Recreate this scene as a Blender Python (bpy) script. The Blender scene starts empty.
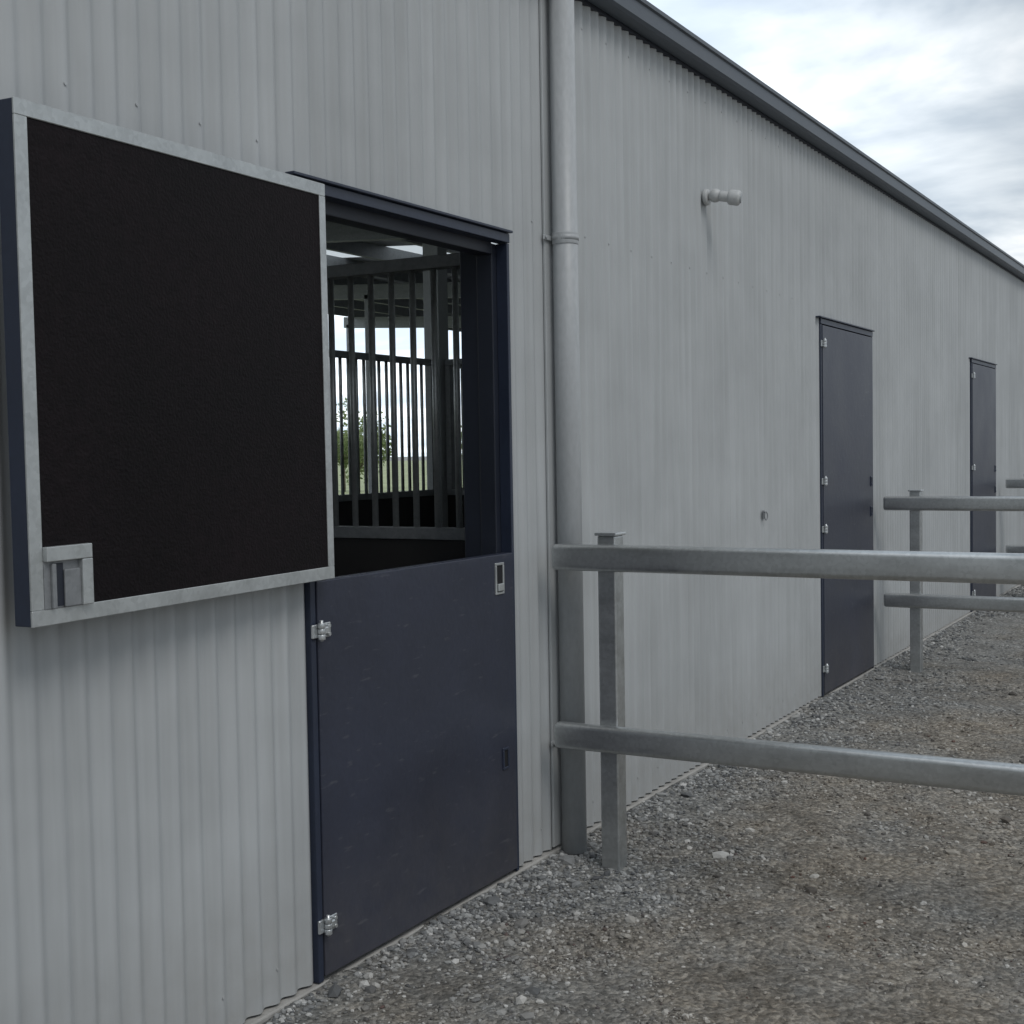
import bpy, bmesh, math, random
import numpy as np
from mathutils import Vector, Matrix
random.seed(5); rng=np.random.default_rng(7)
S=bpy.context.scene
COL=bpy.context.collection
S.view_settings.view_transform='Standard'
try: S.view_settings.look='None'
except Exception: pass
S.view_settings.exposure=0

# ------------------------------------------------------------ materials
def mat_new(name):
    m=bpy.data.materials.new(name); m.use_nodes=True
    nt=m.node_tree; b=nt.nodes['Principled BSDF']
    return m,nt,b
def N(nt,t,**kw):
    n=nt.nodes.new(t)
    for k,v in kw.items(): setattr(n,k,v)
    return n
def ramp(nt,stops):
    n=nt.nodes.new('ShaderNodeValToRGB'); e=n.color_ramp.elements
    while len(e)<len(stops): e.new(.5)
    for i,(p,c) in enumerate(stops):
        e[i].position=p; e[i].color=(*c,1) if len(c)==3 else c
    return n
def mixc(nt,blend,fac,a,b):
    n=nt.nodes.new('ShaderNodeMix'); n.data_type='RGBA'; n.blend_type=blend
    if isinstance(fac,(int,float)): n.inputs[0].default_value=fac
    else: nt.links.new(fac,n.inputs[0])
    for s,i in ((a,6),(b,7)):
        if isinstance(s,tuple): n.inputs[i].default_value=(*s,1) if len(s)==3 else s
        else: nt.links.new(s,n.inputs[i])
    return n.outputs[2]
def paint(name,col,rough=.45,metal=0,var=.12,scale=3,bump=.0,bscale=60,stretch=(1,1,1),spec=.5,fine=.06,dust=0,scuff=0):
    m,nt,b=mat_new(name); L=nt.links
    tc=N(nt,'ShaderNodeTexCoord'); mp=N(nt,'ShaderNodeMapping'); mp.inputs['Scale'].default_value=stretch
    L.new(tc.outputs['Object'],mp.inputs[0])
    n1=N(nt,'ShaderNodeTexNoise'); n1.inputs['Scale'].default_value=scale; n1.inputs['Detail'].default_value=5
    L.new(mp.outputs[0],n1.inputs['Vector'])
    n2=N(nt,'ShaderNodeTexNoise'); n2.inputs['Scale'].default_value=scale*22; n2.inputs['Detail'].default_value=3
    L.new(mp.outputs[0],n2.inputs['Vector'])
    r1=ramp(nt,[(.3,(1-var,)*3),(.7,(1+var,)*3)]); L.new(n1.outputs['Fac'],r1.inputs[0])
    r2=ramp(nt,[(.3,(1-fine,)*3),(.7,(1+fine,)*3)]); L.new(n2.outputs['Fac'],r2.inputs[0])
    c=mixc(nt,'MULTIPLY',1.0,tuple(col),r1.outputs[0]); c=mixc(nt,'MULTIPLY',1.0,c,r2.outputs[0])
    if scuff>0:
        ms=N(nt,'ShaderNodeMapping'); ms.inputs['Scale'].default_value=(14,14,60); ms.inputs['Rotation'].default_value=(0,.35,0); L.new(tc.outputs['Object'],ms.inputs[0])
        ns=N(nt,'ShaderNodeTexNoise'); ns.inputs['Scale'].default_value=1; ns.inputs['Detail'].default_value=5; L.new(ms.outputs[0],ns.inputs['Vector'])
        rs=ramp(nt,[(.64,(0,0,0)),(.74,(scuff,)*3)]); L.new(ns.outputs['Fac'],rs.inputs[0])
        c=mixc(nt,'MIX',rs.outputs[0],c,(.16,.16,.17))
    if dust>0:
        sep=N(nt,'ShaderNodeSeparateXYZ'); L.new(tc.outputs['Object'],sep.inputs[0])
        mr=N(nt,'ShaderNodeMapRange'); mr.inputs['From Min'].default_value=0; mr.inputs['From Max'].default_value=.5; mr.inputs['To Min'].default_value=dust; mr.inputs['To Max'].default_value=.015
        L.new(sep.outputs[2],mr.inputs[0])
        n3=N(nt,'ShaderNodeTexNoise'); n3.inputs['Scale'].default_value=9; n3.inputs['Detail'].default_value=8; n3.inputs['Roughness'].default_value=.65; L.new(tc.outputs['Object'],n3.inputs['Vector'])
        mu=N(nt,'ShaderNodeMath',operation='MULTIPLY'); L.new(mr.outputs[0],mu.inputs[0]); L.new(n3.outputs['Fac'],mu.inputs[1])
        c=mixc(nt,'MIX',mu.outputs[0],c,(.24,.21,.17))
    L.new(c,b.inputs['Base Color'])
    b.inputs['Metallic'].default_value=metal
    b.inputs['Specular IOR Level'].default_value=spec
    rr=N(nt,'ShaderNodeMapRange'); rr.inputs['To Min'].default_value=max(.05,rough-.1); rr.inputs['To Max'].default_value=rough+.12
    L.new(n1.outputs['Fac'],rr.inputs[0]); L.new(rr.outputs[0],b.inputs['Roughness'])
    if bump>0:
        nb=N(nt,'ShaderNodeTexNoise'); nb.inputs['Scale'].default_value=bscale; nb.inputs['Detail'].default_value=4
        L.new(tc.outputs['Object'],nb.inputs['Vector'])
        bp=N(nt,'ShaderNodeBump'); bp.inputs['Strength'].default_value=bump; bp.inputs['Distance'].default_value=.01
        L.new(nb.outputs['Fac'],bp.inputs['Height']); L.new(bp.outputs[0],b.inputs['Normal'])
    return m

def cladding_mat():
    m,nt,b=mat_new('cladding_paint'); L=nt.links
    tc=N(nt,'ShaderNodeTexCoord'); sep=N(nt,'ShaderNodeSeparateXYZ'); L.new(tc.outputs['Object'],sep.inputs[0])
    d=N(nt,'ShaderNodeMath',operation='DIVIDE'); L.new(sep.outputs[0],d.inputs[0]); d.inputs[1].default_value=.762
    fl=N(nt,'ShaderNodeMath',operation='FLOOR'); L.new(d.outputs[0],fl.inputs[0])
    wn=N(nt,'ShaderNodeTexWhiteNoise'); wn.noise_dimensions='1D'; L.new(fl.outputs[0],wn.inputs['W'])
    r0=ramp(nt,[(0,(.965,)*3),(1,(1.03,)*3)]); L.new(wn.outputs['Value'],r0.inputs[0])
    n1=N(nt,'ShaderNodeTexNoise'); n1.inputs['Scale'].default_value=1.2; n1.inputs['Detail'].default_value=6
    L.new(tc.outputs['Object'],n1.inputs['Vector'])
    r1=ramp(nt,[(.3,(.92,.92,.92)),(.7,(1.05,1.05,1.05))]); L.new(n1.outputs['Fac'],r1.inputs[0])
    mp=N(nt,'ShaderNodeMapping'); mp.inputs['Scale'].default_value=(26,26,.9); L.new(tc.outputs['Object'],mp.inputs[0])
    n2=N(nt,'ShaderNodeTexNoise'); n2.inputs['Scale'].default_value=1; n2.inputs['Detail'].default_value=4; L.new(mp.outputs[0],n2.inputs['Vector'])
    r2=ramp(nt,[(.3,(.90,.90,.895)),(.65,(1.03,1.03,1.03))]); L.new(n2.outputs['Fac'],r2.inputs[0])
    c=mixc(nt,'MULTIPLY',1,(.435,.452,.460),r0.outputs[0]); c=mixc(nt,'MULTIPLY',1,c,r1.outputs[0]); c=mixc(nt,'MULTIPLY',1,c,r2.outputs[0])
    mr=N(nt,'ShaderNodeMapRange'); mr.inputs['From Min'].default_value=.0; mr.inputs['From Max'].default_value=.5; mr.inputs['To Min'].default_value=.62; mr.inputs['To Max'].default_value=0
    L.new(sep.outputs[2],mr.inputs[0])
    n3=N(nt,'ShaderNodeTexNoise'); n3.inputs['Scale'].default_value=14; n3.inputs['Detail'].default_value=7; L.new(tc.outputs['Object'],n3.inputs['Vector'])
    mu=N(nt,'ShaderNodeMath',operation='MULTIPLY'); L.new(mr.outputs[0],mu.inputs[0]); L.new(n3.outputs['Fac'],mu.inputs[1])
    c=mixc(nt,'MIX',mu.outputs[0],c,(.27,.25,.22))
    L.new(c,b.inputs['Base Color']); b.inputs['Roughness'].default_value=.48
    b.inputs['Specular IOR Level'].default_value=.4
    no=N(nt,'ShaderNodeTexNoise'); no.inputs['Scale'].default_value=2.2; no.inputs['Detail'].default_value=2; L.new(tc.outputs['Object'],no.inputs['Vector'])
    bp=N(nt,'ShaderNodeBump'); bp.inputs['Strength'].default_value=.35; bp.inputs['Distance'].default_value=.05; L.new(no.outputs['Fac'],bp.inputs['Height']); L.new(bp.outputs[0],b.inputs['Normal'])
    return m

def galv(name,col=(.40,.42,.43),rough=.42,metal=.65,mot=.3,sc=(9,2,9)):
    m,nt,b=mat_new(name); L=nt.links
    tc=N(nt,'ShaderNodeTexCoord')
    v=N(nt,'ShaderNodeTexVoronoi'); v.inputs['Scale'].default_value=80; L.new(tc.outputs['Object'],v.inputs['Vector'])
    sp=N(nt,'ShaderNodeSeparateColor'); L.new(v.outputs['Color'],sp.inputs[0])
    r=ramp(nt,[(0,(1-mot*.35,)*3),(1,(1+mot*.35,)*3)]); L.new(sp.outputs[0],r.inputs[0])
    mp=N(nt,'ShaderNodeMapping'); mp.inputs['Scale'].default_value=sc; L.new(tc.outputs['Object'],mp.inputs[0])
    n=N(nt,'ShaderNodeTexNoise'); n.inputs['Scale'].default_value=1.6; n.inputs['Detail'].default_value=7; n.inputs['Roughness'].default_value=.62; L.new(mp.outputs[0],n.inputs['Vector'])
    r2=ramp(nt,[(.3,(1-mot,)*3),(.5,(1,1,1)),(.75,(1+mot*.6,)*3)]); L.new(n.outputs['Fac'],r2.inputs[0])
    c=mixc(nt,'MULTIPLY',1,tuple(col),r.outputs[0]); c=mixc(nt,'MULTIPLY',1,c,r2.outputs[0])
    L.new(c,b.inputs['Base Color']); b.inputs['Metallic'].default_value=metal
    mr=N(nt,'ShaderNodeMapRange'); mr.inputs['To Min'].default_value=rough-.1; mr.inputs['To Max'].default_value=rough+.15
    L.new(n.outputs['Fac'],mr.inputs[0]); L.new(mr.outputs[0],b.inputs['Roughness'])
    return m

def ground_cols(nt,tc):
    L=nt.links
    n=N(nt,'ShaderNodeTexNoise'); n.inputs['Scale'].default_value=1.1; n.inputs['Detail'].default_value=9; n.inputs['Roughness'].default_value=.74
    L.new(tc.outputs['Object'],n.inputs['Vector'])
    sep=N(nt,'ShaderNodeSeparateXYZ'); L.new(tc.outputs['Object'],sep.inputs[0])
    mr=N(nt,'ShaderNodeMapRange'); mr.inputs['From Min'].default_value=-.9; mr.inputs['From Max'].default_value=-.1; mr.inputs['To Min'].default_value=-.05; mr.inputs['To Max'].default_value=.12
    L.new(sep.outputs[1],mr.inputs[0])
    m2=N(nt,'ShaderNodeMapRange'); m2.inputs['From Min'].default_value=7; m2.inputs['From Max'].default_value=11; m2.inputs['To Min'].default_value=0; m2.inputs['To Max'].default_value=.09
    L.new(sep.outputs[0],m2.inputs[0])
    ad=N(nt,'ShaderNodeMath',operation='SUBTRACT'); L.new(n.outputs['Fac'],ad.inputs[0]); L.new(mr.outputs[0],ad.inputs[1])
    a2=N(nt,'ShaderNodeMath',operation='SUBTRACT'); L.new(ad.outputs[0],a2.inputs[0]); L.new(m2.outputs[0],a2.inputs[1])
    r=ramp(nt,[(.38,(.05,)*3),(.64,(.9,)*3)]); L.new(a2.outputs[0],r.inputs[0])
    return r.outputs[0]
def ground_mat():
    m,nt,b=mat_new('gravel_ground'); L=nt.links
    tc=N(nt,'ShaderNodeTexCoord'); k=ground_cols(nt,tc)
    n=N(nt,'ShaderNodeTexNoise'); n.inputs['Scale'].default_value=34; n.inputs['Detail'].default_value=9; n.inputs['Roughness'].default_value=.76; L.new(tc.outputs['Object'],n.inputs['Vector'])
    rb=ramp(nt,[(.3,(.12,.121,.118)),(.5,(.25,.25,.24)),(.70,(.44,.435,.42))]); L.new(n.outputs['Fac'],rb.inputs[0])
    rt=ramp(nt,[(.3,(.14,.118,.092)),(.5,(.295,.258,.210)),(.70,(.48,.44,.38))]); L.new(n.outputs['Fac'],rt.inputs[0])
    c=mixc(nt,'MIX',k,rb.outputs[0],rt.outputs[0])
    v=N(nt,'ShaderNodeTexVoronoi'); v.inputs['Scale'].default_value=70; L.new(tc.outputs['Object'],v.inputs['Vector'])
    sp=N(nt,'ShaderNodeSeparateColor'); L.new(v.outputs['Color'],sp.inputs[0])
    rv=ramp(nt,[(0,(.55,.56,.57)),(.7,(1.05,1.05,1.05)),(1,(1.5,1.48,1.45))]); L.new(sp.outputs[1],rv.inputs[0])
    c=mixc(nt,'MULTIPLY',.8,c,rv.outputs[0])
    nd=N(nt,'ShaderNodeTexNoise'); nd.inputs['Scale'].default_value=2.8; nd.inputs['Detail'].default_value=8; nd.inputs['Roughness'].default_value=.68; L.new(tc.outputs['Object'],nd.inputs['Vector'])
    rd=ramp(nt,[(.36,(.74,.73,.72)),(.56,(1.05,1.05,1.05))]); L.new(nd.outputs['Fac'],rd.inputs[0])
    c=mixc(nt,'MULTIPLY',1,c,rd.outputs[0])
    L.new(c,b.inputs['Base Color']); b.inputs['Roughness'].default_value=.95; b.inputs['Specular IOR Level'].default_value=.15
    b1=N(nt,'ShaderNodeBump'); b1.inputs['Strength'].default_value=.75; b1.inputs['Distance'].default_value=.01; b1.invert=True; L.new(v.outputs['Distance'],b1.inputs['Height'])
    b2=N(nt,'ShaderNodeBump'); b2.inputs['Strength'].default_value=.9; b2.inputs['Distance'].default_value=.014; L.new(n.outputs['Fac'],b2.inputs['Height']); L.new(b1.outputs[0],b2.inputs['Normal'])
    L.new(b2.outputs[0],b.inputs['Normal'])
    return m
def pebble_mat():
    m,nt,b=mat_new('crushed_stone'); L=nt.links
    tc=N(nt,'ShaderNodeTexCoord'); k=ground_cols(nt,tc)
    g=N(nt,'ShaderNodeNewGeometry')
    rb=ramp(nt,[(0,(.085,.09,.095)),(.4,(.19,.195,.197)),(.85,(.33,.335,.33)),(1,(.52,.515,.50))]); L.new(g.outputs['Random Per Island'],rb.inputs[0])
    rt=ramp(nt,[(0,(.16,.08,.06)),(.02,(.11,.09,.07)),(.35,(.23,.20,.165)),(.85,(.36,.325,.275)),(1,(.54,.51,.46))]); L.new(g.outputs['Random Per Island'],rt.inputs[0])
    c=mixc(nt,'MIX',k,rb.outputs[0],rt.outputs[0])
    L.new(c,b.inputs['Base Color']); b.inputs['Roughness'].default_value=.85; b.inputs['Specular IOR Level'].default_value=.3
    return m

M={}
M['clad']=cladding_mat()
M['navy']=paint('navy_paint',(.027,.032,.053),rough=.40,var=.16,scale=2.5,bump=.12,bscale=25,dust=.28,scuff=.25)
M['navyf']=paint('navy_frame_paint',(.022,.030,.054),rough=.42,var=.12,scale=2.5,bump=.1,bscale=25)
M['navyd']=paint('dark_navy_and_shade',(.014,.018,.030),rough=.5,var=.15)  # darker copy of the frame navy; carries painted shade on inner jambs
M['gutter']=paint('slate_blue_paint',(.065,.080,.10),rough=.4,var=.12,stretch=(.2,1,1))
M['galv']=galv('galvanised_steel',(.52,.535,.535),.33,.85,.20)
M['galvd']=galv('dull_galvanised_steel',(.24,.25,.26),.5,.3,.2)
M['bright']=galv('zinc_plated_steel',(.60,.62,.63),.32,.8,.16)
M['frame']=galv('galvanised_angle',(.48,.50,.50),.38,.6,.20,(5,5,5))
M['pipe']=paint('pipe_paint',(.375,.39,.40),rough=.4,var=.07,stretch=(1,1,.4))
M['ply']=paint('formply_film',(.0065,.0042,.0052),rough=.6,var=.45,scale=1.6,bump=.3,bscale=120,spec=.15,fine=.3)
M['rubber']=paint('dark_kickboard',(.022,.020,.020),rough=.7,var=.2)
M['concrete']=paint('concrete',(.36,.35,.33),rough=.9,var=.2,scale=5,bump=.4)
M['roofm']=paint('zincalume_roof',(.50,.51,.52),rough=.45,metal=.1,var=.1)
M['lightp']=paint('light_grey_plastic',(.48,.49,.49),rough=.4,var=.04)
M['glass']=paint('lamp_lens',(.35,.37,.38),rough=.12,var=.05)
M['black']=paint('black_slot_shade',(.008,.008,.01),rough=.8,var=.1)  # black fill that paints the shade inside latch slots
M['ground']=ground_mat(); M['pebble']=pebble_mat()
M['bark']=paint('bark',(.18,.16,.12),rough=.9,var=.3,scale=8,bump=.5)
def leafm():
    m,nt,b=mat_new('foliage'); L=nt.links
    g=N(nt,'ShaderNodeNewGeometry'); r=ramp(nt,[(0,(.14,.19,.08)),(.6,(.24,.30,.13)),(1,(.34,.38,.20))]); L.new(g.outputs['Random Per Island'],r.inputs[0])
    t=N(nt,'ShaderNodeBsdfTranslucent'); L.new(r.outputs[0],t.inputs[0])
    mx=N(nt,'ShaderNodeMixShader'); mx.inputs[0].default_value=.6
    L.new(r.outputs[0],b.inputs['Base Color']); b.inputs['Roughness'].default_value=.6
    L.new(b.outputs[0],mx.inputs[1]); L.new(t.outputs[0],mx.inputs[2]); L.new(mx.outputs[0],nt.nodes['Material Output'].inputs[0])
    return m
M['leaf']=leafm()
M['grass']=paint('grass',(.26,.29,.15),rough=.9,var=.35,scale=.4,bump=.6,bscale=20)
def skyl():
    m,nt,b=mat_new('translucent_sheet'); L=nt.links
    t=N(nt,'ShaderNodeBsdfTranslucent'); t.inputs[0].default_value=(.75,.78,.78,1)
    mx=N(nt,'ShaderNodeMixShader'); mx.inputs[0].default_value=.75
    b.inputs['Base Color'].default_value=(.6,.62,.62,1)
    L.new(b.outputs[0],mx.inputs[1]); L.new(t.outputs[0],mx.inputs[2]); L.new(mx.outputs[0],nt.nodes['Material Output'].inputs[0])
    return m
M['skyl']=skyl()

# ------------------------------------------------------------ helpers
def new_obj(name,me,parent=None,mats=()):
    o=bpy.data.objects.new(name,me); COL.objects.link(o)
    for m in mats: me.materials.append(m)
    if parent: o.parent=parent
    return o
def empty(name,loc,label,cat,group=None):
    o=bpy.data.objects.new(name,None); o.empty_display_size=.2; COL.objects.link(o); o.location=loc
    o["label"]=label; o["category"]=cat
    if group: o["group"]=group
    return o
def bm_box(bm,x0,x1,y0,y1,z0,z1,bev=0,seg=2,mi=0,smooth=False):
    t=bmesh.new(); bmesh.ops.create_cube(t,size=1)
    for v in t.verts:
        v.co=Vector(((x0+x1)/2+v.co.x*(x1-x0),(y0+y1)/2+v.co.y*(y1-y0),(z0+z1)/2+v.co.z*(z1-z0)))
    if bev>0: bmesh.ops.bevel(t,geom=t.edges[:],offset=bev,segments=seg,affect='EDGES',profile=.5)
    for f in t.faces: f.material_index=mi; f.smooth=smooth
    bmesh.ops.recalc_face_normals(t,faces=t.faces[:])
    me=bpy.data.meshes.new('t'); t.to_mesh(me); t.free(); bm.from_mesh(me); bpy.data.meshes.remove(me)
def bm_cyl(bm,p0,p1,r0,r1=None,n=16,mi=0,bev=0):
    r1=r0 if r1 is None else r1
    p0=Vector(p0);p1=Vector(p1); d=p1-p0
    t=bmesh.new(); bmesh.ops.create_cone(t,cap_ends=True,segments=n,radius1=r0,radius2=r1,depth=d.length)
    if bev>0:
        es=[e for e in t.edges if len(e.link_faces)==2 and any(len(f.verts)>4 for f in e.link_faces)]
        bmesh.ops.bevel(t,geom=es,offset=bev,segments=3,affect='EDGES',profile=.5)
    q=d.to_track_quat('Z','Y').to_matrix().to_4x4(); q.translation=(p0+p1)/2
    bmesh.ops.transform(t,matrix=q,verts=t.verts[:])
    for f in t.faces: f.material_index=mi; f.smooth=len(f.verts)<=4
    me=bpy.data.meshes.new('t'); t.to_mesh(me); t.free(); bm.from_mesh(me); bpy.data.meshes.remove(me)
def bm_obj(name,bm,parent,*mats):
    me=bpy.data.meshes.new(name); bm.to_mesh(me); bm.free()
    return new_obj(name,me,parent,mats)
def boxes(name,lst,parent,mat,bev=0,seg=2):
    bm=bmesh.new()
    for b in lst: bm_box(bm,*b,bev=bev,seg=seg)
    return bm_obj(name,bm,parent,mat)
def np_mesh(name,V,F,smooth=False):
    V=np.asarray(V,dtype=np.float32); F=np.asarray(F,dtype=np.int32); k=F.shape[1]
    me=bpy.data.meshes.new(name); me.vertices.add(len(V)); me.vertices.foreach_set('co',V.ravel())
    me.loops.add(F.size); me.loops.foreach_set('vertex_index',F.ravel())
    me.polygons.add(len(F)); me.polygons.foreach_set('loop_start',np.arange(0,F.size,k,dtype=np.int32))
    try: me.polygons.foreach_set('loop_total',np.full(len(F),k,dtype=np.int32))
    except Exception: pass
    me.polygons.foreach_set('use_smooth',np.full(len(F),smooth,dtype=bool))
    me.update(calc_edges=True); me.validate()
    return me

BX0,BX1=-6.0,41.0
DEPTH=12.0
DOORS=[(3.15,4.375),(8.31,9.56),(13.14,14.41),(18.3,19.56),(23.4,24.66)]
PITCH=.0762
def corr_y(x): return -.0085*np.cos(2*np.pi*x/PITCH)
# ------------------------------------------------------------ building
B=empty('stable_building',(0,0,0),'long light grey corrugated steel stable with dark navy doors','building')
def cladding():
    xs=np.arange(BX0,BX1+.001,PITCH/8)
    ed=[e for d in DOORS for e in (d[0]+.008,d[1]-.008)]
    xs=np.unique(np.round(np.concatenate([xs,ed]),5))
    V=[];F=[]
    zl=[.02,1.2,2.385,3.47]
    ny=corr_y(xs)
    for z in zl:
        for x,y in zip(xs,ny): V.append((x,y,z))
    n=len(xs)
    for i in range(n-1):
        mx=(xs[i]+xs[i+1])/2
        inside=any(a+.008<mx<b-.008 for a,b in DOORS)
        for k in range(3):
            if inside and k<2: continue
            F.append((k*n+i,k*n+i+1,(k+1)*n+i+1,(k+1)*n+i))
    me=np_mesh('cladding',V,F,True)
    bm=bmesh.new(); bm.from_mesh(me)
    for z in (.12,2.46,3.3):
        i=0
        x=math.ceil(BX0/PITCH)*PITCH
        while x<8:
            if x>1 and not any(a-.03<x<b+.03 for a,b in DOORS) and i%3==0:
                bm_cyl(bm,(x,-.0085,z),(x,-.011,z),.0042,n=8)
            x+=PITCH; i+=1
    bm.to_mesh(me); bm.free()
    return new_obj('cladding_wall',me,B,[M['clad']])
cladding()
RZ=3.545
for ex in (BX0,BX1):
    ys=np.arange(0,DEPTH+.001,PITCH/6); V=[];F=[]
    for y in ys:
        dx=.008*math.cos(2*math.pi*y/PITCH); V+= [(ex+dx,y,0.02),(ex+dx,y,RZ-.06+.056*y)]
    for i in range(len(ys)-1): F.append((2*i,2*i+2,2*i+3,2*i+1))
    new_obj('end_wall',np_mesh('end',V,F,True),B,[M['clad']])
def roof(x0,x1,name,mat):
    xs=np.arange(x0,x1+.001,PITCH/6); V=[];F=[]
    for x in xs:
        dz=.008*math.cos(2*math.pi*x/PITCH)
        V+=[(x,-.06,RZ+dz),(x,DEPTH+.2,RZ+.056*(DEPTH+.27)+dz)]
    for i in range(len(xs)-1): F.append((2*i,2*i+2,2*i+3,2*i+1))
    new_obj(name,np_mesh(name,V,F,True),B,[mat])
roof(BX0-.1,7.3,'roof',M['roofm']); roof(7.3,8.05,'skylight_sheet',M['skyl']); roof(8.05,12.5,'roof',M['roofm']); roof(12.5,13.26,'skylight_sheet',M['skyl']); roof(13.26,BX1+.1,'roof',M['roofm'])
def extrude_profile(name,prof,x0,x1,mat,parent=B,closed=True):
    V=[(x0,y,z) for y,z in prof]+[(x1,y,z) for y,z in prof]; n=len(prof); F=[]
    for i in range(n if closed else n-1):
        j=(i+1)%n; F.append((i,j,n+j,n+i))
    bm=bmesh.new(); vs=[bm.verts.new(v) for v in V]
    for f in F: bm.faces.new([vs[i] for i in f])
    if closed:
        bm.faces.new(vs[:n]); bm.faces.new(vs[n:][::-1])
    bmesh.ops.recalc_face_normals(bm,faces=bm.faces[:])
    return bm_obj(name,bm,parent,mat)
extrude_profile('gutter',[(-.014,3.425),(-.080,3.425),(-.092,3.437),(-.092,3.500),(-.102,3.506),(-.102,3.524),(-.084,3.524),(-.084,3.47),(-.014,3.47)],BX0-.1,BX1+.1,M['gutter'])
extrude_profile('fascia',[(-.0115,3.41),(.03,3.41),(.03,3.52),(-.0115,3.52)],BX0-.05,BX1+.05,M['navyd'])
boxes('slab_edge',[(BX0,BX1,-.020,.16,-.15,.012)],B,M['concrete'],bev=.005)
PX=[-5.5,-.45,4.60,9.65,14.70,19.75,24.8,29.85,34.9,39.95]
def roofz(y): return RZ+.056*(y+.07)
SF=3.66
for x in PX:
    bm=bmesh.new()
    V=[]
    for y in (.12,DEPTH):
        for dx in (-.05,.05):
            for dz in (-.36,-.17): V.append(bm.verts.new((x+dx,y,roofz(y)+dz)))
    for f in ((0,1,3,2),(4,6,7,5),(0,4,5,1),(2,3,7,6),(0,2,6,4),(1,5,7,3)): bm.faces.new([V[i] for i in f])
    bmesh.ops.recalc_face_normals(bm,faces=bm.faces[:])
    bm_obj('rafter',bm,B,M['galvd'])
    for y in (SF,7.9,DEPTH-.1):
        w=.075 if y==SF else .05
        boxes('column',[(x-w,x+w,y-w,y+w,0,roofz(y)-.30)],B,M['pipe'] if y==SF else M['galvd'],bev=.006)
for k in range(11):
    y=.35+k*1.15
    if y>DEPTH: break
    boxes('purlin',[(BX0,BX1,y-.03,y+.03,roofz(y)-.165,roofz(y)-.014)],B,M['galvd'])

def hinge(parent,x,y,z,s=1,name='hinge'):
    bm=bmesh.new()
    bm_box(bm,-.006,.048,-.005,0,-.022,.022,bev=.002,seg=1)
    bm_box(bm,-.036,-.009,-.003,.006,-.020,.020,bev=.002,seg=1)
    for a,b in ((-.025,-.009),(-.007,.007),(.009,.025)): bm_cyl(bm,(-.008,-.013,a),(-.008,-.013,b),.0115,n=14,bev=.002)
    bm_cyl(bm,(-.008,-.013,-.029),(-.008,-.013,.033),.0055,n=10)
    for zz in (-.012,.012): bm_cyl(bm,(.034,-.005,zz),(.034,-.012,zz),.0065,n=6)
    bm_box(bm,.004,.026,-.016,-.005,-.011,.011,bev=.003,seg=1)
    o=bm_obj(name,bm,parent,M['bright']); o.location=(x,y,z); o.scale=(s,s,s); return o
def slot_latch(parent,x,y,z,w,h,plate=None,name='latch',inner=True):
    bm=bmesh.new(); t=.009
    bm_box(bm,-w/2,w/2,-.005,.002,h/2-t,h/2,bev=.0015,seg=1)
    bm_box(bm,-w/2,w/2,-.005,.002,-h/2,-h/2+t,bev=.0015,seg=1)
    bm_box(bm,-w/2,-w/2+t,-.0055,.002,-h/2+t,h/2-t,bev=.0015,seg=1)
    bm_box(bm,w/2-t,w/2,-.0055,.002,-h/2+t,h/2-t,bev=.0015,seg=1)
    bm_box(bm,-w/2+t,w/2-t,-.0015,.0,-h/2+t,h/2-t,mi=1)  # flat black sheet, painted shade in place of a real recess
    if inner: bm_box(bm,-w/2+t+.004,w/2-t,-.010,-.001,-h*.40,-h*.16,bev=.003,mi=0)
    o=bm_obj(name,bm,parent,plate or M['frame'],M['black']); o.location=(x,y,z); return o

def door_frame(a,b):
    bm=bmesh.new()
    for (u0,u1,s0,s1) in ((a,a+.024,a+.005,a+.05),(b-.018,b,b-.05,b-.005)):
        bm_box(bm,u0,u1,-.018,.028,.016,2.35,bev=.002)
        bm_box(bm,s0,s1,.0285,.095,.016,2.35,bev=.003,mi=1)
    bm_box(bm,a,b,-.0205,.028,2.352,2.385,bev=.002)
    bm_box(bm,a+.05,b-.05,.0285,.095,2.31,2.36,bev=.003,mi=1)
    bm_box(bm,a-.05,b+.002,-.034,-.001,2.387,2.396,bev=.002)
    return bm_obj('door_frame',bm,B,M['navyf'],M['navyd'])  # inner stops take the darker copy, shade of the opening painted in
def leaf(a,b,z0,z1,name):
    bm=bmesh.new()
    bm_box(bm,a+.027,b-.021,-.0225,.020,z0,z1,bev=.003)
    return bm_obj(name,bm,B,M['navy'])
for i,(a,b) in enumerate(DOORS):
    door_frame(a,b)
    if i==0:
        lo=leaf(a,b,.03,1.212,'lower_door')
        for z in (.185,1.065): hinge(lo,a+.034,-.0235,z)
        slot_latch(lo,b-.125,-.0230,1.125,.062,.115)
        slot_latch(lo,b-.10,-.0230,.46,.045,.08,M['navyf'],inner=False)
    else:
        up=leaf(a,b,.03,2.345,'door')
        for z in (.19,1.07,1.37,2.23): hinge(up,a+.034,-.0235,z)
        slot_latch(up,b-.075,-.0230,1.34,.045,.07,M['navyf'])
        slot_latch(up,b-.075,-.0230,1.13,.045,.07,M['navyf'])
for a,b in DOORS[:3]:
    boxes('jamb_post',[(a-.06,a+.045,.0955,.17,.02,3.4),(b-.045,b+.06,.0955,.17,.02,3.4)],B,M['navyd'],bev=.004)
W=1.146; z0,z1=1.224,2.364; TH=.052
bm=bmesh.new(); bm_box(bm,-W,0,.0045,TH,z0,z1,bev=.002)
UP=bm_obj('upper_door',bm,B,M['navyf']); UP['label']='opened upper stable door, black board in galvanised frame'
UP.location=(3.191,-.079,0); UP.rotation_euler=(0,math.radians(-.3),math.radians(2.2))
fw=.035
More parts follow.
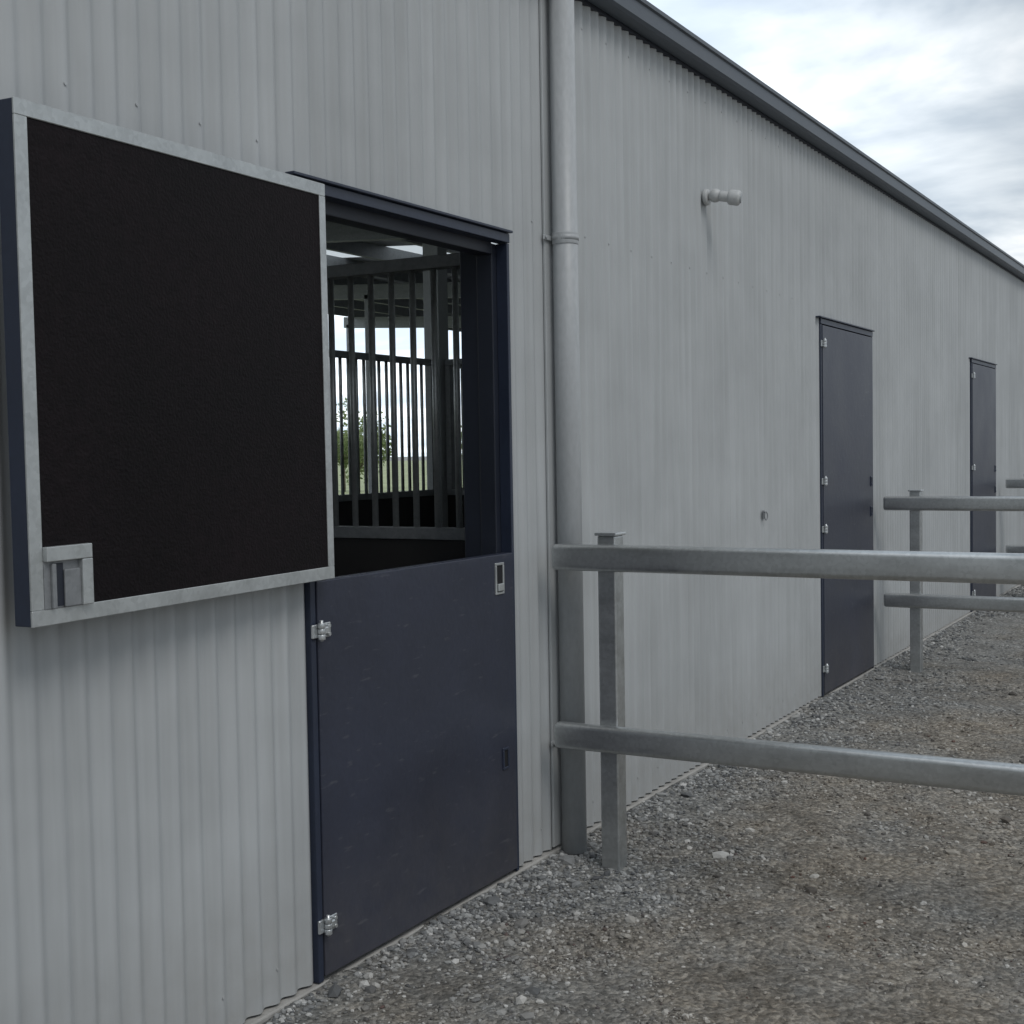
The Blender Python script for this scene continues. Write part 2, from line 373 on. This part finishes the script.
boxes('galvanised_frame',[(-W-.001,0.001,-.003,.004,z1-fw,z1+.001),(-W-.001,0.001,-.003,.004,z0-.001,z0+fw),(-W-.001,-W+fw,-.003,.004,z0+fw,z1-fw),(-fw*.8,.001,-.003,.004,z0+fw,z1-fw)],UP,M['frame'],bev=.0015,seg=1)
boxes('board_panel',[(-W+fw,-fw*.8,.0005,.004,z0+fw,z1-fw)],UP,M['ply'])
bm=bmesh.new(); lx=-W+fw; lz=z0+fw
bm_box(bm,lx,lx+.136,-.016,.0,lz+.105,lz+.138,bev=.002)
bm_box(bm,lx+.104,lx+.136,-.0165,.0,lz,lz+.1045,bev=.002)
bm_box(bm,lx,lx+.104,-.004,.0,lz,lz+.105,bev=.0005,seg=1,mi=1)
bm_box(bm,lx+.018,lx+.030,-.012,-.004,lz,lz+.100,bev=.002,mi=1)
bm_box(bm,lx+.055,lx+.104,-.011,-.004,lz+.0,lz+.085,bev=.003,mi=1)
bm_box(bm,lx+.030,lx+.055,-.0055,-.004,lz+.004,lz+.100,mi=2)  # dark strip paints shade into the deep part of the box
bm_obj('latch_box',bm,UP,M['frame'],M['galvd'],M['navyd'])
for z in (1.37,2.23):
    bm=bmesh.new(); bm_cyl(bm,(-.004,.062,z-.03),(-.004,.062,z+.03),.009); bm_box(bm,-.05,-.004,.0525,.057,z-.02,z+.02)
    bm_obj('hinge',bm,UP,M['bright'])

bm=bmesh.new()
bm_box(bm,4.662,4.81,-.015,-.004,.024,3.42,bev=.002,seg=1)
bm_obj('wall_flashing',bm,B,M['clad'])
bm=bmesh.new(); px,py=4.738,-.070
bm_cyl(bm,(px-.006,py,.0),(px-.012,py,3.43),.049,n=48)
bm_cyl(bm,(px-.0102,py,2.385),(px-.0102,py,2.43),.0515,n=48,bev=.002)
DP=bm_obj('downpipe',bm,B,M['pipe'])
for z in (2.41,.44):
    bm=bmesh.new(); bm_cyl(bm,(px-.009,py,z-.010),(px-.009,py,z+.010),.0527,n=40); bm_box(bm,px-.10,px+.10,-.024,-.018,z-.010,z+.010,bev=.002,seg=1)
    for sx in (-.085,.085): bm_cyl(bm,(px+sx,-.024,z),(px+sx,-.03,z),.006,n=6)
    bm_obj('pipe_bracket',bm,DP,M['pipe'])

# ------------------------------------------------------------ wall lamp
LMP=empty('wall_lamp',(6.383,-.008,2.83),'small light grey outdoor lamp mounted on the corrugated wall','wall lamp')
bm=bmesh.new(); bm_cyl(bm,(0,0,0),(0,-.022,0),.040,n=28,bev=.006); bm_cyl(bm,(0,-.02,0),(0,-.065,-.006),.014,n=14)
bmesh.ops.create_uvsphere(bm,u_segments=18,v_segments=10,radius=.034,matrix=Matrix.Translation((0,-.055,.004)))
for f in bm.faces: f.smooth=True
bm_obj('mounting_bracket',bm,LMP,M['lightp'])
bm=bmesh.new(); bm_cyl(bm,(-.005,-.075,.0),(.018,-.152,-.014),.026,n=28,bev=.010)
bm_cyl(bm,(.010,-.118,-.008),(.022,-.178,-.019),.038,n=28,bev=.014)
bm_obj('lamp_head',bm,LMP,M['lightp'])
bm=bmesh.new(); bm_cyl(bm,(.0218,-.176,-.019),(.0235,-.183,-.020),.024,n=28,bev=.003)
bm_obj('lens',bm,LMP,M['glass'])
TR=empty('tie_ring',(7.22,-.008,1.215),'small steel tie ring fixed to the grey wall','tie ring')
bm=bmesh.new(); bm_box(bm,-.010,.010,-.006,0,-.024,.024,bev=.002,seg=1); bm_cyl(bm,(0,-.004,.014),(0,-.02,.014),.005,n=10)
bm_obj('plate',bm,TR,M['galvd'])
bm=bmesh.new()
R,r=.022,.003; nn=20; mm=8; vs=[]
for i in range(nn):
    a=2*math.pi*i/nn
    for j in range(mm):
        c=2*math.pi*j/mm; rr=R+r*math.cos(c)
        vs.append(bm.verts.new((rr*math.sin(a)*.5,-.018-.2*rr*math.sin(a)+r*math.sin(c),-.008+rr*math.cos(a))))
for i in range(nn):
    for j in range(mm):
        bm.faces.new([vs[i*mm+j],vs[i*mm+(j+1)%mm],vs[((i+1)%nn)*mm+(j+1)%mm],vs[((i+1)%nn)*mm+j]])
bmesh.ops.recalc_face_normals(bm,faces=bm.faces[:]); bm_obj('ring',bm,TR,M['galvd'])

# ------------------------------------------------------------ fences
def make_fence():
    E=empty('steel_fence',(4.64,0,0),'galvanised steel two-rail yard fence running out from the wall','fence','yard fences along the stable')
    ch=[]
    for z in (1.181,.4966):
        bm=bmesh.new(); bm_box(bm,-.092,-.0385,-4.45,-.075,z-.050,z+.050,bev=.020,seg=6,smooth=True)
        ch.append(bm_obj('rail',bm,E,M['galv']))
    for y in (-.287,-2.35,-4.40):
        bm=bmesh.new(); bm_box(bm,-.0375,.0375,y-.0375,y+.0375,-.2,1.262,bev=.006,seg=3)
        p=bm_obj('post',bm,E,M['galv']); ch.append(p)
        bm=bmesh.new(); bm_box(bm,-.046,.046,y-.046,y+.046,1.2625,1.275,bev=.004,seg=2)
        c=bm_obj('post_cap',bm,p,M['bright']); ch.append(c)
    return E,ch
def dup(E,ch,loc):
    e=E.copy(); COL.objects.link(e); e.location=loc; mp={E:e}
    for c in ch:
        d=c.copy(); COL.objects.link(d); d.parent=mp[c.parent]; mp[c]=d
    return e
FE,fch=make_fence()
for x in (9.68,14.70,19.75): dup(FE,fch,(x,0,0))

# ------------------------------------------------------------ stall partitions
def make_part(L,name,label,cat,grp):
    E=empty(name,(0,0,0),label,cat,grp)
    ch=[boxes('kickboard',[(0,L,-.02,.02,.05,1.235)],E,M['rubber'])]
    ch.append(boxes('frame',[(0,L,-.03,.03,1.237,1.285),(0,L,-.03,.03,2.32,2.37),(0,.05,-.03,.03,1.287,2.318),(L-.05,L,-.03,.03,1.287,2.318),(L*.5-.025,L*.5+.025,-.031,.031,1.287,2.318)],E,M['galvd'],bev=.003))
    n=int((L-.1)/.1)
    st=(L-.1)/n
    for i in range(1,n):
        x=.05+i*st
        if abs(x-L*.5)<.04: continue
        bm=bmesh.new(); bm_cyl(bm,(x,0,1.28),(x,0,2.325),.0135,n=10); ch.append(bm_obj('bar',bm,E,M['frame']))
    return E,ch
PE,pch=make_part(SF-.30,'stall_partition','barred stall partition with dark kickboard inside the stable','stall partition','stall partitions inside the stable')
PE.location=(4.60,.205,0); PE.rotation_euler=(0,0,math.pi/2)
for x in (-.45,9.65,14.70,19.75): dup(PE,pch,(x,.205,0))
GE,gch=make_part(4.87,'stall_front','barred stall front grille facing the inner aisle','stall front','stall fronts along the aisle')
GE.location=(4.69,SF,0)
for x in (-.36,9.74,14.79,19.84): dup(GE,gch,(x,SF,0))

# ------------------------------------------------------------ ground
def vnoise(x,y,s,seed):
    g=np.random.default_rng(seed).random((256,256)); x=x/s; y=y/s
    xi=np.floor(x).astype(int); yi=np.floor(y).astype(int); fx=x-xi; fy=y-yi
    fx=fx*fx*(3-2*fx); fy=fy*fy*(3-2*fy)
    a=g[xi%256,yi%256]; b=g[(xi+1)%256,yi%256]; c=g[xi%256,(yi+1)%256]; d=g[(xi+1)%256,(yi+1)%256]
    return (a*(1-fx)+b*fx)*(1-fy)+(c*(1-fx)+d*fx)*fy-.5
def gz(x,y):
    h=.030*vnoise(x,y,.9,1)+.018*vnoise(x,y,.28,2)+.014*vnoise(x,y,.09,3)+.010*vnoise(x,y,.045,4)
    near=np.clip((-y)/.25,0,1)
    m=np.where(y<0,.5+.5*near,.3)
    return h*m-.004+np.where(y<0,.012*np.exp(y/.07),0)
xs=np.concatenate([np.array([-800,-300,-120,-50,-20,-8,-3,0]),np.arange(1,18,.03),np.array([18.5,20,24,30,40,60,100,200,400,900])])
ys=np.concatenate([np.array([-800,-300,-120,-50,-20,-12,-9]),np.arange(-7,0.3,.03),np.array([.6,1.5,4,8,12,14,20,30,60,120,300,900])])
Xg,Yg=np.meshgrid(xs,ys); Zg=gz(Xg,Yg)
far=(Xg<1)|(Xg>18)|(Yg<-7)|(Yg>.3); Zg=np.where(far,-.004,Zg)
V=np.stack([Xg.ravel(),Yg.ravel(),Zg.ravel()],1); nx=len(xs); ny=len(ys)
I=(np.arange(ny-1)[:,None]*nx+np.arange(nx-1)[None,:]).ravel()
F=np.stack([I,I+1,I+1+nx,I+nx],1)
G=new_obj('ground',np_mesh('ground',V,F,True),None,[M['ground']]); G['kind']='structure'
GF=bmesh.new()
vs=[GF.verts.new(v) for v in ((-200,14.5,.004),(300,14.5,.004),(300,300,.004),(-200,300,.004))]; GF.faces.new(vs)
gf=bm_obj('grass_field',GF,None,M['grass']); gf['kind']='structure'
ph=(1+5**.5)/2
ico=np.array([(-1,ph,0),(1,ph,0),(-1,-ph,0),(1,-ph,0),(0,-1,ph),(0,1,ph),(0,-1,-ph),(0,1,-ph),(ph,0,-1),(ph,0,1),(-ph,0,-1),(-ph,0,1)])/1.902
icf=np.array([(0,11,5),(0,5,1),(0,1,7),(0,7,10),(0,10,11),(1,5,9),(5,11,4),(11,10,2),(10,7,6),(7,1,8),(3,9,4),(3,4,2),(3,2,6),(3,6,8),(3,8,9),(4,9,5),(2,4,11),(6,2,10),(8,6,7),(9,8,1)])
def pebbles(n):
    u=rng.random(n*4); a=1.6;b=17.5
    X=(a**-.55+(b**-.55-a**-.55)*u)**(-1/.55)
    Y=-6.5*rng.random(n*4)**1.35-.03
    d=1.1*vnoise(X,Y,.55,11)+.9*vnoise(X,Y,.15,12)+.5*vnoise(X,Y,.06,13)
    keep=(d+.24+.6*np.exp(Y/.45))>rng.random(n*4)*.85
    X=X[keep][:n];Y=Y[keep][:n]; n=len(X)
    s=.0034+.0052*rng.random(n)**2+ (rng.random(n)<.08)*.008*rng.random(n) + (rng.random(n)<.008)*.018*rng.random(n)
    s*=(1+.04*np.clip(X-4,0,14))*(1+.45*np.exp(Y/.35))
    sc=np.stack([.7+.7*rng.random(n),.6+.5*rng.random(n),.45+.35*rng.random(n)],1)*s[:,None]
    P=ico[None]*(1+.36*(rng.random((n,12,1))-.5))*sc[:,None,:]
    t=rng.random(n)*6.283; tl=(rng.random(n)-.5)*.9
    c,sn=np.cos(tl),np.sin(tl); y=P[:,:,1]*c[:,None]-P[:,:,2]*sn[:,None]; z=P[:,:,1]*sn[:,None]+P[:,:,2]*c[:,None]
    c,sn=np.cos(t),np.sin(t); x2=P[:,:,0]*c[:,None]-y*sn[:,None]; y2=P[:,:,0]*sn[:,None]+y*c[:,None]
    Z=gz(X,Y)+s*.2
    Pw=np.stack([x2+X[:,None],y2+Y[:,None],z+Z[:,None]],2).reshape(-1,3)
    Fw=(icf[None]+12*np.arange(n)[:,None,None]).reshape(-1,3)
    return Pw,Fw
Pw,Fw=pebbles(75000)
PB=new_obj('gravel',np_mesh('gravel',Pw,Fw,False),None,[M['pebble']]); PB['kind']='stuff'; PB['label']='loose crushed stone gravel over the ground'; PB['category']='gravel'

# ------------------------------------------------------------ trees behind the open far side
def tree(x,y,h,seed,lab):
    r=random.Random(seed); E=empty('tree',(x,y,0),lab,'tree','trees behind the stable')
    bm=bmesh.new(); th=h*.3
    bm_cyl(bm,(0,0,-.1),(0.05,0,th),.11,.08,n=10)
    tips=[]
    for i in range(9):
        a=r.random()*6.28; q=r.uniform(.2,.5)*h*.8
        p=(math.cos(a)*q*.75,math.sin(a)*q*.75,th+q*.8*r.uniform(.4,1)); bm_cyl(bm,(0.05,0,th*r.uniform(.7,1)),p,.055,.015,n=7); tips.append(p)
    bm_obj('trunk',bm,E,M['bark'])
    n=2600; g=np.random.default_rng(seed)
    cl=[]
    for p in tips+[(0,0,h*.75),(0,0,h*.55)]:
        for k in range(3): cl.append((p[0]+r.uniform(-.6,.6),p[1]+r.uniform(-.6,.6),p[2]+r.uniform(-.6,.4),r.uniform(.35,.75)))
    cl=np.array(cl); id=g.integers(0,len(cl),n); v=g.normal(size=(n,3)); v/=np.linalg.norm(v,axis=1)[:,None]
    C=cl[id,:3]+v*(cl[id,3]*g.random(n)**.4)[:,None]*np.array([1,1,.8])
    C[:,2]=np.maximum(C[:,2],.15)
    a=g.normal(size=(n,3)); a/=np.linalg.norm(a,axis=1)[:,None]; b=np.cross(a,g.normal(size=(n,3))); b/=np.linalg.norm(b,axis=1)[:,None]
    s=(.06+.06*g.random(n))[:,None]
    V=np.stack([C-a*s,C+b*s*.5,C+a*s,C-b*s*.5],1).reshape(-1,3); F=np.arange(4*n).reshape(-1,4)
    new_obj('crown',np_mesh('crown',V,F),E,[M['leaf']])
for i,(x,y,h) in enumerate([(33,31,3.6),(38,29.5,4.2),(43.5,29,3.8),(48,33,4.6),(26,31,4.6),(19,33,4.6),(57,31,4.8),(52,42,5.4),(47,40,5.4)]):
    tree(x,y,h,20+i,'small leafy green tree standing in the grass paddock')

# ------------------------------------------------------------ world + sun
w=bpy.data.worlds.new("World"); S.world=w; w.use_nodes=True; nt=w.node_tree; L=nt.links
bg=nt.nodes['Background']
EL=math.radians(52); AZ=math.radians(-115)
sky=N(nt,'ShaderNodeTexSky'); sky.sky_type='NISHITA'; sky.sun_disc=False; sky.sun_elevation=EL; sky.sun_rotation=math.pi/2-AZ
tc=N(nt,'ShaderNodeTexCoord'); sp=N(nt,'ShaderNodeSeparateXYZ'); L.new(tc.outputs['Generated'],sp.inputs[0])
mx=N(nt,'ShaderNodeMath',operation='MAXIMUM'); L.new(sp.outputs[2],mx.inputs[0]); mx.inputs[1].default_value=0
ad=N(nt,'ShaderNodeMath',operation='ADD'); L.new(mx.outputs[0],ad.inputs[0]); ad.inputs[1].default_value=.10
dx=N(nt,'ShaderNodeMath',operation='DIVIDE'); L.new(sp.outputs[0],dx.inputs[0]); L.new(ad.outputs[0],dx.inputs[1])
dy=N(nt,'ShaderNodeMath',operation='DIVIDE'); L.new(sp.outputs[1],dy.inputs[0]); L.new(ad.outputs[0],dy.inputs[1])
cb=N(nt,'ShaderNodeCombineXYZ'); L.new(dx.outputs[0],cb.inputs[0]); L.new(dy.outputs[0],cb.inputs[1]); cb.inputs[2].default_value=0.0
nz=N(nt,'ShaderNodeTexNoise'); nz.inputs['Scale'].default_value=1.25; nz.inputs['Detail'].default_value=6; nz.inputs['Roughness'].default_value=.5; nz.inputs['Distortion'].default_value=.3
L.new(cb.outputs[0],nz.inputs['Vector'])
cr=ramp(nt,[(.36,(.34,.40,.47)),(.48,(.47,.53,.59)),(.57,(.68,.73,.77)),(.66,(.96,.97,.98))]); L.new(nz.outputs['Fac'],cr.inputs[0])
sk=N(nt,'ShaderNodeMix'); sk.data_type='RGBA'; sk.blend_type='MULTIPLY'; sk.inputs[0].default_value=1
L.new(sky.outputs[0],sk.inputs[6]); sk.inputs[7].default_value=(.08,.08,.08,1)
c=mixc(nt,'MIX',.92,sk.outputs[2],cr.outputs[0])
L.new(c,bg.inputs[0])
mr=N(nt,'ShaderNodeMapRange'); mr.inputs['From Min'].default_value=.1; mr.inputs['From Max'].default_value=.5; mr.inputs['To Min'].default_value=1.0; mr.inputs['To Max'].default_value=2.6
L.new(sp.outputs[1],mr.inputs[0]); L.new(mr.outputs[0],bg.inputs[1])
sl=bpy.data.lights.new('sun','SUN'); sl.energy=1.05; sl.angle=math.radians(25); sl.color=(1,.97,.93)
so=bpy.data.objects.new('sun',sl); COL.objects.link(so)
dv=Vector((math.cos(EL)*math.cos(AZ),math.cos(EL)*math.sin(AZ),math.sin(EL))); so.rotation_euler=dv.to_track_quat('Z','Y').to_euler()

# ------------------------------------------------------------ camera
f,yaw,pit,rol,D,H=1352.73,29.3796,2.5003,.9598,2.4743,1.5805
a=math.radians(yaw);b=math.radians(pit);r=math.radians(rol)
F0=Vector((math.cos(a),math.sin(a),0));R0=Vector((math.sin(a),-math.cos(a),0));U=Vector((0,0,1))
Fw_=F0*math.cos(b)-U*math.sin(b);U1=F0*math.sin(b)+U*math.cos(b)
R_=R0*math.cos(r)-U1*math.sin(r);U2=U1*math.cos(r)+R0*math.sin(r)
cd=bpy.data.cameras.new('camera'); cam=bpy.data.objects.new('camera',cd); COL.objects.link(cam)
m=Matrix((( R_.x,U2.x,-Fw_.x,0),(R_.y,U2.y,-Fw_.y,-D),(R_.z,U2.z,-Fw_.z,H),(0,0,0,1)))
cam.matrix_world=m; cd.sensor_width=36; cd.lens=f/1024*36; cd.clip_end=3000; cd.clip_start=.05
S.camera=cam
